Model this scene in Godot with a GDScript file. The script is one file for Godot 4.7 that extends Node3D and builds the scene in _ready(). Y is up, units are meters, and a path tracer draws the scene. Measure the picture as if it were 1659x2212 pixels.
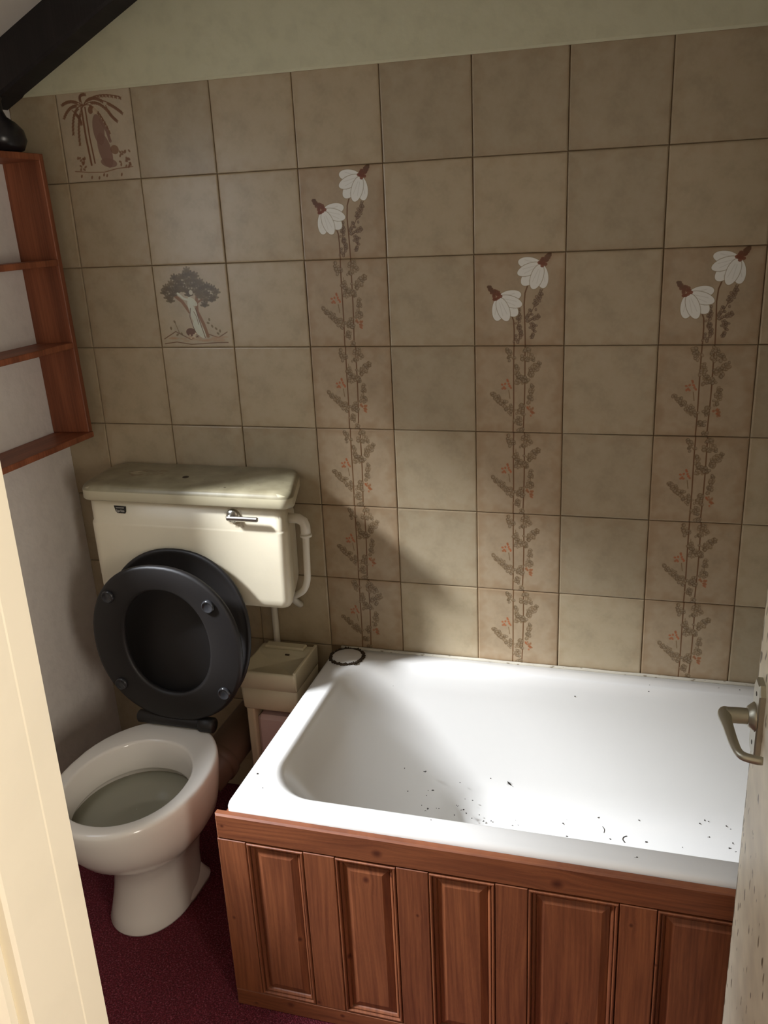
extends Node3D
# Small cottage bathroom seen through its doorway: tiled gable wall, low cistern toilet, pine-panelled bath.
# World: tile face of the back wall is z = 0, floor is y = 0, x runs right along the wall, metres.

var rng := RandomNumberGenerator.new()
var M := {}
var uv_swap := false
var uv_scale := 1.0
var uv_off := Vector2.ZERO
var used := {}

# ------------------------------------------------------------------ nodes
func numbered(called: String) -> String:
	if not used.has(called):
		used[called] = 0
		return called
	used[called] += 1
	return "%s_%03d" % [called, used[called]]

func thing(called: String, label: String, category: String, at: Vector3, group := "") -> Node3D:
	var o := Node3D.new()
	o.name = numbered(called)
	add_child(o)
	o.position = at
	o.set_meta("label", label)
	o.set_meta("category", category)
	if group: o.set_meta("group", group)
	return o

func mesh_node(called: String, mesh: Mesh, m: Material, parent: Node, shift := Vector3.ZERO) -> MeshInstance3D:
	var o := MeshInstance3D.new()
	o.name = called
	o.mesh = mesh
	o.material_override = m
	parent.add_child(o, true)
	if shift != Vector3.ZERO:
		o.position = shift
	elif parent != self and parent is Node3D and not (parent is MeshInstance3D):
		o.position = -parent.position   # shapes are drawn in room coordinates
	return o

func part(called: String, st: SurfaceTool, m: Material, parent: Node) -> MeshInstance3D:
	return mesh_node(called, st.commit(), m, parent)

func local_part(called: String, st: SurfaceTool, m: Material, parent: Node) -> MeshInstance3D:
	var o := MeshInstance3D.new()
	o.name = called
	o.mesh = st.commit()
	o.material_override = m
	parent.add_child(o, true)
	return o

func structure(called: String, st: SurfaceTool, m: Material) -> MeshInstance3D:
	var o := part(called, st, m, self)
	o.set_meta("kind", "structure")
	return o

func single(called: String, st: SurfaceTool, m: Material, label: String, category: String, group := "") -> MeshInstance3D:
	var o := part(numbered(called), st, m, self)
	o.set_meta("label", label)
	o.set_meta("category", category)
	if group: o.set_meta("group", group)
	return o

# ------------------------------------------------------------------ shapes
func begin(smooth := true) -> SurfaceTool:
	var st := SurfaceTool.new()
	st.begin(Mesh.PRIMITIVE_TRIANGLES)
	st.set_smooth_group(0 if smooth else -1)
	return st

func plan_uv(p: Vector3, n: Vector3) -> Vector2:
	var a := n.abs()
	var t: Vector2
	if a.z >= a.x and a.z >= a.y: t = Vector2(p.x, -p.y)
	elif a.x >= a.y: t = Vector2(p.z, -p.y)
	else: t = Vector2(p.x, p.z)
	if uv_swap: t = Vector2(t.y, t.x)
	return t * uv_scale + uv_off

func tri(st: SurfaceTool, a: Vector3, b: Vector3, c: Vector3) -> void:  # counter-clockwise from outside
	var n := (b - a).cross(c - a)
	for p in [a, c, b]:
		st.set_uv(plan_uv(p, n))
		st.add_vertex(p)

func quad(st: SurfaceTool, a: Vector3, b: Vector3, c: Vector3, d: Vector3) -> void:
	tri(st, a, b, c)
	tri(st, a, c, d)

func done(st: SurfaceTool) -> SurfaceTool:
	st.generate_normals()
	return st

func cbox(st: SurfaceTool, lo: Vector3, hi: Vector3, b := 0.002) -> void:  # box with chamfered edges
	b = min(b, min((hi.x - lo.x), min(hi.y - lo.y, hi.z - lo.z)) * 0.45)
	var c := (lo + hi) * 0.5
	var h := (hi - lo) * 0.5
	var v := {}
	for sx in [-1, 1]:
		for sy in [-1, 1]:
			for sz in [-1, 1]:
				var s := Vector3(sx, sy, sz)
				for ax in 3:
					var p := h - Vector3(b, b, b)
					p[ax] = h[ax]
					v[[sx, sy, sz, ax]] = c + p * s
	for ax in 3:
		var u := (ax + 1) % 3
		var w := (ax + 2) % 3
		for s in [-1, 1]:
			var q := []
			for k in [[-1, -1], [1, -1], [1, 1], [-1, 1]]:
				var key := [0, 0, 0, ax]
				key[ax] = s
				key[u] = k[0]
				key[w] = k[1]
				q.append(v[key])
			if s < 0: q.reverse()
			quad(st, q[0], q[1], q[2], q[3])
		# edges along axis ax
		for s1 in [-1, 1]:
			for s2 in [-1, 1]:
				var k0 := [0, 0, 0, u]
				k0[ax] = -1
				k0[u] = s1
				k0[w] = s2
				var k1 := k0.duplicate()
				k1[ax] = 1
				var k2 := k1.duplicate()
				k2[3] = w
				var k3 := k0.duplicate()
				k3[3] = w
				if s1 * s2 > 0: quad(st, v[k0], v[k3], v[k2], v[k1])
				else: quad(st, v[k0], v[k1], v[k2], v[k3])
	for sx in [-1, 1]:
		for sy in [-1, 1]:
			for sz in [-1, 1]:
				var a: Vector3 = v[[sx, sy, sz, 0]]
				var bb: Vector3 = v[[sx, sy, sz, 1]]
				var cc: Vector3 = v[[sx, sy, sz, 2]]
				if sx * sy * sz > 0: tri(st, a, bb, cc)
				else: tri(st, a, cc, bb)

func box(lo: Vector3, hi: Vector3, b := 0.002) -> SurfaceTool:
	var st := begin(false)
	cbox(st, lo, hi, b)
	return done(st)

func loft(st: SurfaceTool, rings: Array, cap_first := false, cap_last := false) -> void:
	var n: int = rings[0].size()
	for i in rings.size() - 1:
		for j in n:
			var k := (j + 1) % n
			quad(st, rings[i][j], rings[i][k], rings[i + 1][k], rings[i + 1][j])
	for e in 2:
		if (e == 0 and cap_first) or (e == 1 and cap_last):
			var r = rings[0] if e == 0 else rings[-1]
			var c := Vector3.ZERO
			for p in r: c += p
			c /= n
			for j in n:
				var k := (j + 1) % n
				if e == 0: tri(st, c, r[k], r[j])
				else: tri(st, c, r[j], r[k])

func rrect(x0: float, x1: float, z0: float, z1: float, r: float, y: float, k := 6, m := 1, shear := 0.0) -> Array:
	var cs := [[x1 - r, z0 + r, 0.0], [x0 + r, z0 + r, 90.0], [x0 + r, z1 - r, 180.0], [x1 - r, z1 - r, 270.0]]
	var out := []
	for c in 4:
		var arc := []
		for i in k + 1:
			var a := deg_to_rad(cs[c][2] + 90.0 * i / k)
			arc.append(Vector3(cs[c][0] + r * cos(a), y, cs[c][1] - r * sin(a)))
		out.append_array(arc)
		var d = cs[(c + 1) % 4]
		var an := deg_to_rad(d[2])
		var nxt := Vector3(d[0] + r * cos(an), y, d[1] - r * sin(an))
		for i in range(1, m):
			out.append(arc[-1].lerp(nxt, float(i) / m))
	for i in out.size():
		out[i].x += (out[i].z - z1) * shear
	return out

func tube(st: SurfaceTool, pts: Array, radius, sides := 14, caps := true) -> void:
	var rings := []
	var up := Vector3(0.3, 1, 0.2).normalized()
	var t0: Vector3 = (pts[1] - pts[0]).normalized()
	var nn := (up - t0 * up.dot(t0)).normalized()
	for i in pts.size():
		var t: Vector3
		if i == 0: t = pts[1] - pts[0]
		elif i == pts.size() - 1: t = pts[i] - pts[i - 1]
		else: t = (pts[i + 1] - pts[i]).normalized() + (pts[i] - pts[i - 1]).normalized()
		t = t.normalized()
		nn = (nn - t * nn.dot(t)).normalized()
		var bb := t.cross(nn)
		var r: float = radius[i] if radius is Array else radius
		var ring := []
		for j in sides:
			var a := TAU * j / sides
			ring.append(pts[i] + (nn * cos(a) + bb * sin(a)) * r)
		rings.append(ring)
	loft(st, rings, caps, caps)

func smooth_path(pts: Array, sub := 6) -> Array:
	var out := []
	for i in pts.size() - 1:
		var p0: Vector3 = pts[max(i - 1, 0)]
		var p1: Vector3 = pts[i]
		var p2: Vector3 = pts[i + 1]
		var p3: Vector3 = pts[min(i + 2, pts.size() - 1)]
		for s in sub:
			out.append(p1.cubic_interpolate(p2, p0, p3, float(s) / sub))
	out.append(pts[-1])
	return out

func lathe(st: SurfaceTool, centre: Vector3, prof: Array, axis := Vector3.UP, segs := 24) -> void:  # prof: [radius, height]
	var side := axis.cross(Vector3(0.31, 0.2, 0.9)).normalized()
	var fw := side.cross(axis).normalized()
	var rings := []
	for p in prof:
		var ring := []
		for j in segs:
			var a := TAU * j / segs
			ring.append(centre + axis * p[1] + (side * cos(a) + fw * sin(a)) * max(p[0], 0.0001))
		rings.append(ring)
	loft(st, rings, true, true)

# ------------------------------------------------------------------ textures
func noise(freq: float, sd: int, oct := 3) -> FastNoiseLite:
	var n := FastNoiseLite.new()
	n.noise_type = FastNoiseLite.TYPE_SIMPLEX_SMOOTH
	n.frequency = freq
	n.seed = sd
	n.fractal_octaves = oct
	return n

func tex(im: Image) -> ImageTexture:
	im.generate_mipmaps()
	return ImageTexture.create_from_image(im)

func dab(im: Image, x: float, y: float, rx: float, ry: float, ang: float, col: Color, alpha := 1.0) -> void:
	var w := im.get_width()
	var h := im.get_height()
	var R: float = max(rx, ry) + 1.5
	var ca := cos(ang)
	var sa := sin(ang)
	for py in range(max(0, int(y - R)), min(h, int(y + R) + 2)):
		for px in range(max(0, int(x - R)), min(w, int(x + R) + 2)):
			var dx := px - x
			var dy := py - y
			var u := (dx * ca + dy * sa) / rx
			var v := (-dx * sa + dy * ca) / ry
			var d := sqrt(u * u + v * v)
			var a: float = clamp((1.0 - d) * min(rx, ry) + 0.5, 0.0, 1.0) * alpha
			if a > 0.0:
				im.set_pixel(px, py, im.get_pixel(px, py).lerp(col, a))

func stroke(im: Image, pts: Array, w: float, col: Color, alpha := 0.8) -> void:
	for i in pts.size() - 1:
		var a: Vector2 = pts[i]
		var b: Vector2 = pts[i + 1]
		var n: int = max(1, int(a.distance_to(b) / (w * 0.9)))
		for k in n:
			var p := a.lerp(b, float(k) / n)
			dab(im, p.x, p.y, w, w, 0, col, alpha)

func berries(im: Image, a: Vector2, b: Vector2, wide: float, count: int, r: float, col: Color, S: float) -> void:
	# a spray of small round leaves along a line, light inside with a darker outline
	for i in count:
		var t := rng.randf()
		var p := a.lerp(b, t)
		var nrm := (b - a).orthogonal().normalized()
		p += nrm * rng.randf_range(-wide, wide) * 1.3 * (0.35 + 0.65 * (1.0 - t))
		var rr := r * rng.randf_range(0.75, 1.2)
		var an := rng.randf() * TAU
		var d := col.darkened(rng.randf_range(0.0, 0.22))
		dab(im, p.x * S, p.y * S, rr * S, rr * S * 0.78, an, d, 0.60)
		dab(im, (p.x + 0.002) * S, (p.y - 0.002) * S, rr * S * 0.62, rr * S * 0.46, an, col.lightened(0.34), 0.55)

func glaze(S: int, base: Color, edge: float, sd: int) -> Image:
	# mottled fired glaze: cloudy beige, browner flecked border
	var im := Image.create(S, S, false, Image.FORMAT_RGB8)
	var n1 := noise(2.6 / S, sd, 3)
	var n2 := noise(18.0 / S, sd + 1, 2)
	var n3 := noise(5.0 / S, sd + 2, 2)
	var brown := Color8(150, 118, 84)
	for y in S:
		for x in S:
			var u := float(x) / S
			var v := float(y) / S
			var d: float = min(min(u, 1.0 - u), min(v, 1.0 - v))
			var e: float = clamp(1.0 - (d + n3.get_noise_2d(x, y) * 0.10) / 0.13, 0.0, 1.0)
			var k := n1.get_noise_2d(x, y) * 0.06 + n2.get_noise_2d(x, y) * 0.018
			var c := base.lightened(k) if k > 0 else base.darkened(-k * 1.2)
			c = c.lerp(brown, e * edge + max(0.0, n3.get_noise_2d(x + 500, y)) * edge * 0.35)
			im.set_pixel(x, y, c)
	return im

var C_STEM := Color8(112, 78, 48)
var C_LEAF := Color8(130, 104, 70)
var C_DARK := Color8(98, 68, 44)
var C_ORANGE := Color8(186, 92, 52)
var C_PETAL := Color8(238, 236, 226)

func stem_print(im: Image) -> void:
	var S := float(im.get_width())
	for s in [[0.447, 0.436], [0.572, 0.557]]:
		var pts := []
		for i in 9:
			var t := i / 8.0
			pts.append(Vector2(lerp(s[0], s[1], t) + sin(t * 5.0 + s[0] * 9.0) * 0.004, t) * S)
		stroke(im, pts, 0.0075 * S, C_STEM, 0.85)
	var L := [[.43, .15, .36, .03, .035, 15], [.60, .17, .59, .02, .065, 24], [.60, .32, .74, .19, .045, 26], [.47, .37, .61, .39, .045, 30],
		[.44, .76, .19, .54, .04, 40], [.63, .66, .655, .44, .032, 18], [.52, .78, .545, .66, .035, 16], [.48, .89, .51, .82, .04, 12], [.52, .99, .55, .94, .03, 8], [.47, .33, .47, .20, .03, 12]]
	for l in L:
		stroke(im, [Vector2(l[0], l[1]) * S, Vector2(l[2], l[3]) * S], 0.004 * S, C_LEAF, 0.6)
		berries(im, Vector2(l[0], l[1]), Vector2(l[2], l[3]), l[4], int(l[5] * 1.35), 0.0225, C_LEAF, S)
	stroke(im, [Vector2(.40, .60) * S, Vector2(.385, .50) * S], 0.005 * S, C_LEAF, 0.7)
	for p in [[.31, .44], [.33, .47], [.345, .43], [.315, .485], [.375, .40], [.385, .43], [.395, .455], [.41, .475], [.37, .385], [.345, .485]]:
		dab(im, p[0] * S, p[1] * S, 0.015 * S, 0.012 * S, rng.randf() * 3.0, C_ORANGE.lerp(C_LEAF, rng.randf() * .45), 0.75)
	for i in 20:
		var a := rng.randf_range(-2.6, 1.4)
		var q := rng.randf_range(.3, 1.15)
		dab(im, (0.628 + cos(a) * 0.045 * q) * S, (0.74 + sin(a) * 0.050 * q) * S, 0.014 * S, 0.011 * S, a, C_ORANGE.lerp(C_LEAF, rng.randf_range(.15, .75)), 0.6)

func petal(im: Image, c: Vector2, ang: float, len: float, wid: float, S: float) -> void:
	var d := Vector2(cos(ang), sin(ang))
	var q := c + d * len * 0.5
	dab(im, q.x * S, q.y * S, (len * 0.5 + .008) * S, (wid + .006) * S, ang, Color8(150, 134, 104), 0.7)
	dab(im, q.x * S, q.y * S, len * 0.5 * S, wid * S, ang, C_PETAL, 1.0)
	for k in [-0.45, 0.35]:
		var o: Vector2 = d.orthogonal() * wid * k
		stroke(im, [(c + o * 0.4 + d * len * 0.2) * S, (c + o + d * len * 0.75) * S], 0.004 * S, Color8(206, 202, 186), 0.25)

func flower_print(im: Image) -> void:
	var S := float(im.get_width())
	stroke(im, [Vector2(.60, .32) * S, Vector2(.565, .42) * S, Vector2(.555, .55) * S, Vector2(.565, .75) * S, Vector2(.572, 1.0) * S], 0.0075 * S, C_STEM, 0.9)
	stroke(im, [Vector2(.41, .64) * S, Vector2(.44, .72) * S, Vector2(.447, .82) * S, Vector2(.447, 1.0) * S], 0.0075 * S, C_STEM, 0.9)
	var L := [[.60, .70, .76, .38, .035, 46], [.49, .82, .50, .58, .028, 22], [.60, .74, .72, .66, .035, 14], [.66, .84, .67, .75, .05, 16], [.62, .90, .66, .86, .03, 8], [.50, .97, .51, .80, .05, 22]]
	for l in L:
		stroke(im, [Vector2(l[0], l[1]) * S, Vector2(l[2], l[3]) * S], 0.004 * S, C_DARK, 0.6)
		berries(im, Vector2(l[0], l[1]), Vector2(l[2], l[3]), l[4], l[5], 0.018, C_DARK.lerp(C_LEAF, 0.35), S)
	# upper flower hangs down and to the left of its cone
	var c1 := Vector2(.735, .125)
	for a in [[3.30, .25, .062], [2.35, .29, .075], [1.45, .25, .065], [2.8, .27, .06], [1.9, .27, .065]]:
		petal(im, c1, a[0], a[1], a[2], S)
	var c2 := Vector2(.275, .47)
	for a in [[-.15, .25, .062], [.75, .28, .075], [1.65, .25, .065], [.3, .27, .06], [1.2, .27, .065]]:
		petal(im, c2, a[0], a[1], a[2], S)
	for f in [[c1, Vector2(.83, .015)], [c2, Vector2(.165, .345)]]:
		for i in 30:
			var t := i / 29.0
			var p: Vector2 = f[0].lerp(f[1], t)
			p += (f[1] - f[0]).orthogonal().normalized() * rng.randf_range(-1, 1) * 0.05 * (1.1 - t)
			dab(im, p.x * S, p.y * S, 0.020 * S, 0.017 * S, 0, C_DARK.lerp(Color8(120, 58, 34), 1.0 - t), 0.85)

func tuft(im: Image, c: Vector2, r: float, col: Color, S: float) -> void:  # a five-lobed leaf
	for k in 5:
		var a := -PI / 2 + (k - 2) * 0.75
		dab(im, (c.x + cos(a) * r * 0.55) * S, (c.y + sin(a) * r * 0.55) * S, r * 0.55 * S, r * 0.24 * S, a, col, 0.8)
	dab(im, c.x * S, c.y * S, r * 0.42 * S, r * 0.42 * S, 0, col, 0.8)

func tree_print(im: Image) -> void:
	var S := float(im.get_width())
	var olive := Color8(112, 92, 58)
	var bark := Color8(138, 98, 62)
	var dress := Color8(208, 208, 184)
	# ground
	for y in [[.86, .80], [.92, .93]]:
		stroke(im, [Vector2(.05, y[0] + .03) * S, Vector2(.22, y[1]) * S, Vector2(.42, y[0] + .04) * S, Vector2(.62, y[1] + .02) * S, Vector2(.80, y[0] + .02) * S, Vector2(.93, y[1] + .01) * S], 0.006 * S, bark.darkened(.2), .7)
	for i in 26: dab(im, rng.randf_range(.08, .9) * S, rng.randf_range(.87, .92) * S, .05 * S, .014 * S, 0, Color8(178, 140, 104), .35)
	# trunk and limbs
	stroke(im, [Vector2(.66, .86) * S, Vector2(.62, .72) * S, Vector2(.55, .56) * S, Vector2(.55, .46) * S, Vector2(.57, .36) * S], .021 * S, bark, .9)
	stroke(im, [Vector2(.55, .46) * S, Vector2(.64, .41) * S], .013 * S, bark, .9)
	stroke(im, [Vector2(.44, .56) * S, Vector2(.36, .44) * S, Vector2(.26, .36) * S], .021 * S, bark, .9)
	# foliage
	var pts := [[.16, .25], [.13, .30], [.17, .36], [.20, .40], [.24, .33], [.24, .20], [.29, .13], [.33, .17], [.30, .24], [.37, .21], [.38, .27], [.41, .12], [.46, .09], [.47, .05], [.52, .10], [.57, .11], [.51, .16], [.45, .17], [.56, .16], [.47, .22], [.54, .23], [.42, .28], [.49, .30], [.60, .20], [.62, .27], [.66, .25], [.68, .31], [.72, .24], [.78, .27], [.83, .31], [.80, .37], [.76, .40], [.71, .34], [.68, .40], [.66, .46], [.60, .33], [.56, .30], [.46, .33], [.33, .28], [.21, .27], [.62, .36], [.36, .13], [.63, .19], [.29, .29]]
	for p in pts: tuft(im, Vector2(p[0], p[1] + .03), .058, olive.darkened(rng.randf_range(0, .2)), S)
	# pale dressed figure leaning on the trunk
	dab(im, .50 * S, .60 * S, .19 * S, .045 * S, 1.25, dress, .9)
	dab(im, .55 * S, .78 * S, .12 * S, .055 * S, 1.0, dress, .9)
	dab(im, .50 * S, .44 * S, .075 * S, .035 * S, 0.7, dress, .9)
	stroke(im, [Vector2(.48, .43) * S, Vector2(.38, .40) * S, Vector2(.30, .33) * S], .014 * S, dress, .9)
	dab(im, .49 * S, .33 * S, .026 * S, .03 * S, 0, Color8(214, 206, 180), .9)
	stroke(im, [Vector2(.46, .52) * S, Vector2(.44, .62) * S, Vector2(.47, .74) * S, Vector2(.52, .88) * S], .005 * S, C_DARK, .7)
	stroke(im, [Vector2(.53, .52) * S, Vector2(.56, .66) * S, Vector2(.60, .80) * S, Vector2(.62, .88) * S], .005 * S, C_DARK, .7)
	stroke(im, [Vector2(.50, .56) * S, Vector2(.53, .62) * S, Vector2(.55, .72) * S], .004 * S, C_DARK, .5)
	# basket with pale dots, small plants
	dab(im, .43 * S, .81 * S, .065 * S, .05 * S, 0, Color8(104, 66, 40), .95)
	for i in 9: dab(im, rng.randf_range(.40, .50) * S, rng.randf_range(.82, .89) * S, .010 * S, .010 * S, 0, Color8(214, 196, 160), .9)
	for p in [[.70, .66], [.68, .70], [.73, .74], [.78, .77], [.83, .80], [.80, .83], [.16, .76], [.22, .68], [.24, .84], [.30, .83]]:
		dab(im, p[0] * S, p[1] * S, .02 * S, .013 * S, rng.randf() * 3, olive, .8)
	stroke(im, [Vector2(.22, .68) * S, Vector2(.27, .82) * S], .004 * S, olive, .8)

func palm_print(im: Image) -> void:
	var S := float(im.get_width())
	var br := Color8(124, 84, 56)
	var robe := Color8(134, 100, 84)
	stroke(im, [Vector2(.33, .18) * S, Vector2(.335, .50) * S, Vector2(.36, .82) * S], .013 * S, br, .9)
	stroke(im, [Vector2(.38, .18) * S, Vector2(.385, .50) * S, Vector2(.41, .80) * S], .010 * S, br, .9)
	var fr := [[.36, .16, .22, .05, .08, .12], [.36, .16, .18, .10, .08, .26], [.36, .16, .20, .14, .17, .44], [.36, .16, .45, .02, .62, .12], [.36, .16, .50, .00, .86, .10], [.36, .16, .56, .06, .70, .26], [.36, .16, .52, .10, .66, .46], [.36, .16, .28, .02, .40, .03], [.36, .16, .25, .26, .24, .56], [.62, .12, .74, .16, .86, .26], [.66, .18, .70, .28, .78, .34], [.2, .2, .28, .24, .30, .34]]
	for f in fr:
		var prev := Vector2(f[0], f[1])
		for i in 13:
			var t := (i + 1) / 13.0
			var p := Vector2(f[0], f[1]).lerp(Vector2(f[2], f[3]), t).lerp(Vector2(f[2], f[3]).lerp(Vector2(f[4], f[5]), t), t)
			stroke(im, [prev * S, p * S], .006 * S, br, .8)
			if i > 2:
				dab(im, p.x * S, (p.y + .012) * S, .026 * S, .011 * S, (p - prev).angle() + .7, br.darkened(rng.randf() * .15), .7)
				dab(im, p.x * S, (p.y + .012) * S, .024 * S, .010 * S, (p - prev).angle() - .6, br, .6)
			prev = p
	# robed figure beside the trunk
	dab(im, .52 * S, .43 * S, .17 * S, .075 * S, 1.5, robe, .85)
	dab(im, .57 * S, .66 * S, .20 * S, .085 * S, 1.35, robe, .85)
	dab(im, .60 * S, .80 * S, .11 * S, .05 * S, .2, robe, .8)
	dab(im, .45 * S, .21 * S, .035 * S, .045 * S, .3, br, .9)
	dab(im, .51 * S, .22 * S, .035 * S, .04 * S, 0, Color8(196, 176, 146), .8)
	stroke(im, [Vector2(.56, .33) * S, Vector2(.63, .45) * S, Vector2(.66, .58) * S], .02 * S, robe, .8)
	dab(im, .70 * S, .66 * S, .055 * S, .05 * S, .4, br, .7)
	dab(im, .45 * S, .70 * S, .03 * S, .05 * S, 0, Color8(200, 182, 152), .6)
	for i in 34:
		var x := rng.randf_range(.18, .30) if i < 14 else rng.randf_range(.74, .90)
		var y := rng.randf_range(.72, .86) if i < 14 else rng.randf_range(.68, .88)
		dab(im, x * S, y * S, .02 * S, .012 * S, rng.randf() * 3, br, .75)
	stroke(im, [Vector2(.12, .87) * S, Vector2(.30, .89) * S, Vector2(.52, .90) * S, Vector2(.70, .87) * S, Vector2(.92, .86) * S], .006 * S, br, .5)
	for p in [[.20, .93], [.34, .95], [.44, .96], [.51, .93], [.55, .94], [.75, .94]]:
		dab(im, p[0] * S, p[1] * S, .012 * S, .02 * S, .4, br, .8)

# pine front of the bath: one picture of the boards as they lie, x 0.59..1.63, y 0..0.50
const PX0 := 0.59
const PW := 1.04
const PH := 0.50
var panels := [[.658, .780], [.844, .967], [1.029, 1.155], [1.214, 1.375], [1.438, 1.60]]
const KNOT := Color(0.30, 0.145, 0.095)
func pine_picture() -> Image:
	var W := 1248
	var H := 600
	var im := Image.create(W, H, false, Image.FORMAT_RGB8)
	var fine := noise(0.9, 3, 2)
	var mid := noise(0.16, 4, 2)
	var wide := noise(0.035, 5, 2)
	var warp := noise(0.010, 6, 2)
	var light := Color8(152, 92, 58)
	var dark := Color8(98, 54, 35)
	# sixteen small round knots seen in the photograph: x, y, radius
	var knots := [[.905, .385, .010], [.955, .405, .006], [.86, .185, .010], [.755, .205, .008], [1.005, .325, .005], [.72, .028, .010], [.835, .028, .007], [.612, .235, .006], [.64, .012, .006], [1.395, .388, .006], [.93, .455, .014], [1.265, .452, .016], [.61, .462, .006], [.785, .052, .006], [1.44, .31, .005], [1.29, .125, .006]]
	for j in H:
		var y := PH * (1.0 - (j + 0.5) / H)
		for i in W:
			var x := PX0 + PW * (i + 0.5) / W
			var horiz := y > .428 or y < .043
			var id := 0
			if y < .043: id = 1
			elif not horiz:
				id = 2
				for p in panels:
					if x > p[1]: id += 2
					elif x > p[0]: id += 1
			var a := (y if horiz else x) * 1000.0   # across the grain
			var l := (x if horiz else y) * 1000.0   # along it
			var knot_here := 0.0
			for k in knots:
				var dx: float = (x - k[0]) * 1000.0
				var dy: float = (y - k[1]) * 1000.0
				var ac := dy if horiz else dx
				var al := dx if horiz else dy
				var r: float = k[2] * 1000.0
				var d2 := (ac * ac + al * al * 0.35) / (r * r)
				if d2 < 14.0:
					a -= ac * exp(-d2 * 0.5) * 0.8
					knot_here = max(knot_here, clamp(1.25 - sqrt(ac * ac + al * al * 0.7) / (r * 0.62), 0.0, 1.0))
			a += warp.get_noise_2d(l * 0.12, a * 0.3 + id * 90.0) * 14.0 + id * 137.0
			var ring := 0.5 + 0.5 * sin(a * 0.62 + wide.get_noise_2d(a * 0.6, l * 0.03) * 5.0)
			var k1 := fine.get_noise_2d(a * 1.1, l * 0.02) * 0.30 + mid.get_noise_2d(a, l * 0.03) * 0.42 + wide.get_noise_2d(a, l * 0.08) * 0.5
			var tone := 0.40 + k1 * 0.55 + pow(ring, 3.0) * 0.16 + sin(id * 2.4) * 0.09
			var c := light.lerp(dark, clamp(tone, 0.0, 1.0))
			c = c.lerp(KNOT, knot_here * 0.85)      # round knots of the timber only
			im.set_pixel(i, j, c)
	return im

func grain_picture(W: int, H: int, light: Color, dark: Color, sd: int) -> Image:
	var im := Image.create(W, H, false, Image.FORMAT_RGB8)
	var fine := noise(0.25, sd, 2)
	var wide := noise(0.03, sd + 1, 2)
	for j in H:
		for i in W:
			var t := 0.5 + fine.get_noise_2d(i, j * 0.03) * 0.45 + wide.get_noise_2d(i, j * 0.06) * 0.6
			im.set_pixel(i, j, light.lerp(dark, clamp(t, 0.0, 1.0)))
	return im

func chips_picture() -> Image:   # cream gloss paint knocked back to grey primer and wood, u = z 0..0.5 m, v = 1 m
	var W := 512
	var H := 1024
	var im := Image.create(W, H, false, Image.FORMAT_RGB8)
	var n := noise(0.012, 11, 3)
	var base := Color8(240, 231, 206)
	for j in H:
		for i in W:
			im.set_pixel(i, j, base.darkened(0.05 + n.get_noise_2d(i, j) * 0.07))
	for k in 130:
		var x := pow(rng.randf(), 1.6) * 0.46
		var y := rng.randf()
		var r := rng.randf_range(0.9, 3.6)
		var col := Color8(92, 84, 68).lerp(Color8(150, 138, 112), rng.randf())
		for q in rng.randi_range(1, 4):
			dab(im, x * W + rng.randf_range(-2, 2), y * H + rng.randf_range(-5, 5), r * rng.randf_range(.5, 1.0), r * rng.randf_range(1.2, 2.6), rng.randf_range(-.25, .25), col, .9)
	for k in 210:   # worn leading edge
		dab(im, abs(rng.randfn(0, 3.0)), rng.randf() * H, rng.randf_range(1, 3.4), rng.randf_range(3, 13), rng.randf_range(-.1, .1), Color8(150, 138, 108).darkened(rng.randf() * .4), .75)
	return im

func tank_picture() -> Image:   # cream glaze with water marks round the lever, u = (x - .03) / .6, v = (1 - y) / .6
	var im := speckled(Color8(230, 219, 192), 0.025, 512, 0.008, 90)
	var stain := Color8(150, 128, 96)
	for i in 46:
		var a := rng.randf() * TAU
		dab(im, (.454 - .03 + cos(a) * .021) / .6 * 512, (1.0 - .934 + sin(a) * .021) / .6 * 512, rng.randf_range(1, 3), rng.randf_range(1, 4), a, stain, .16)
	for i in 22:
		dab(im, (rng.randf_range(.452, .480) - .03) / .6 * 512, (1.0 - rng.randf_range(.905, .918)) / .6 * 512, rng.randf_range(1, 2.6), rng.randf_range(1, 3.4), 0, stain, .25)
	return im

func lid_picture() -> Image:   # dusty, stained top of the cistern lid, u = (x - .03) / .6, v = z / .6
	var S := 512
	var im := speckled(Color8(190, 180, 150), 0.05, S, 0.01, 95)
	var n := noise(0.014, 96, 4)
	var dust := Color8(104, 95, 70)
	for j in int(S * 0.36):
		for i in S:
			var k: float = clamp(0.62 + n.get_noise_2d(i, j) * 0.35, 0.0, 1.0)
			im.set_pixel(i, j, im.get_pixel(i, j).lerp(dust, k * 0.75))
	for i in 60:
		dab(im, rng.randf_range(.09, .20) / .6 * S, rng.randf_range(.07, .13) / .6 * S, rng.randf_range(2, 9), rng.randf_range(1, 4), rng.randf() * .5, Color8(112, 86, 52), .22)
	for i in 14:
		dab(im, rng.randf_range(.095, .13) / .6 * S, rng.randf_range(.09, .11) / .6 * S, rng.randf_range(4, 9), rng.randf_range(2, 4), .1, Color8(206, 196, 166), .4)
	for i in 90:
		dab(im, rng.randf() * S, rng.randf_range(.02, .2) / .6 * S, rng.randf_range(.6, 1.6), rng.randf_range(.6, 1.6), 0, Color8(90, 74, 50), .5)
	dab(im, (.432 - .03) / .6 * S, .191 / .6 * S, 2.4, 2.2, 0, Color8(60, 46, 30), .9)
	return im

func grime_picture() -> Image:   # old white sealant with brown mould spots
	var im := speckled(Color8(196, 188, 170), 0.1, 256, 0.03, 120)
	for i in 260:
		dab(im, rng.randf() * 256, rng.randf() * 256, rng.randf_range(.8, 3.0), rng.randf_range(.8, 2.2), 0, Color8(92, 76, 54), .6)
	return im

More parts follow.
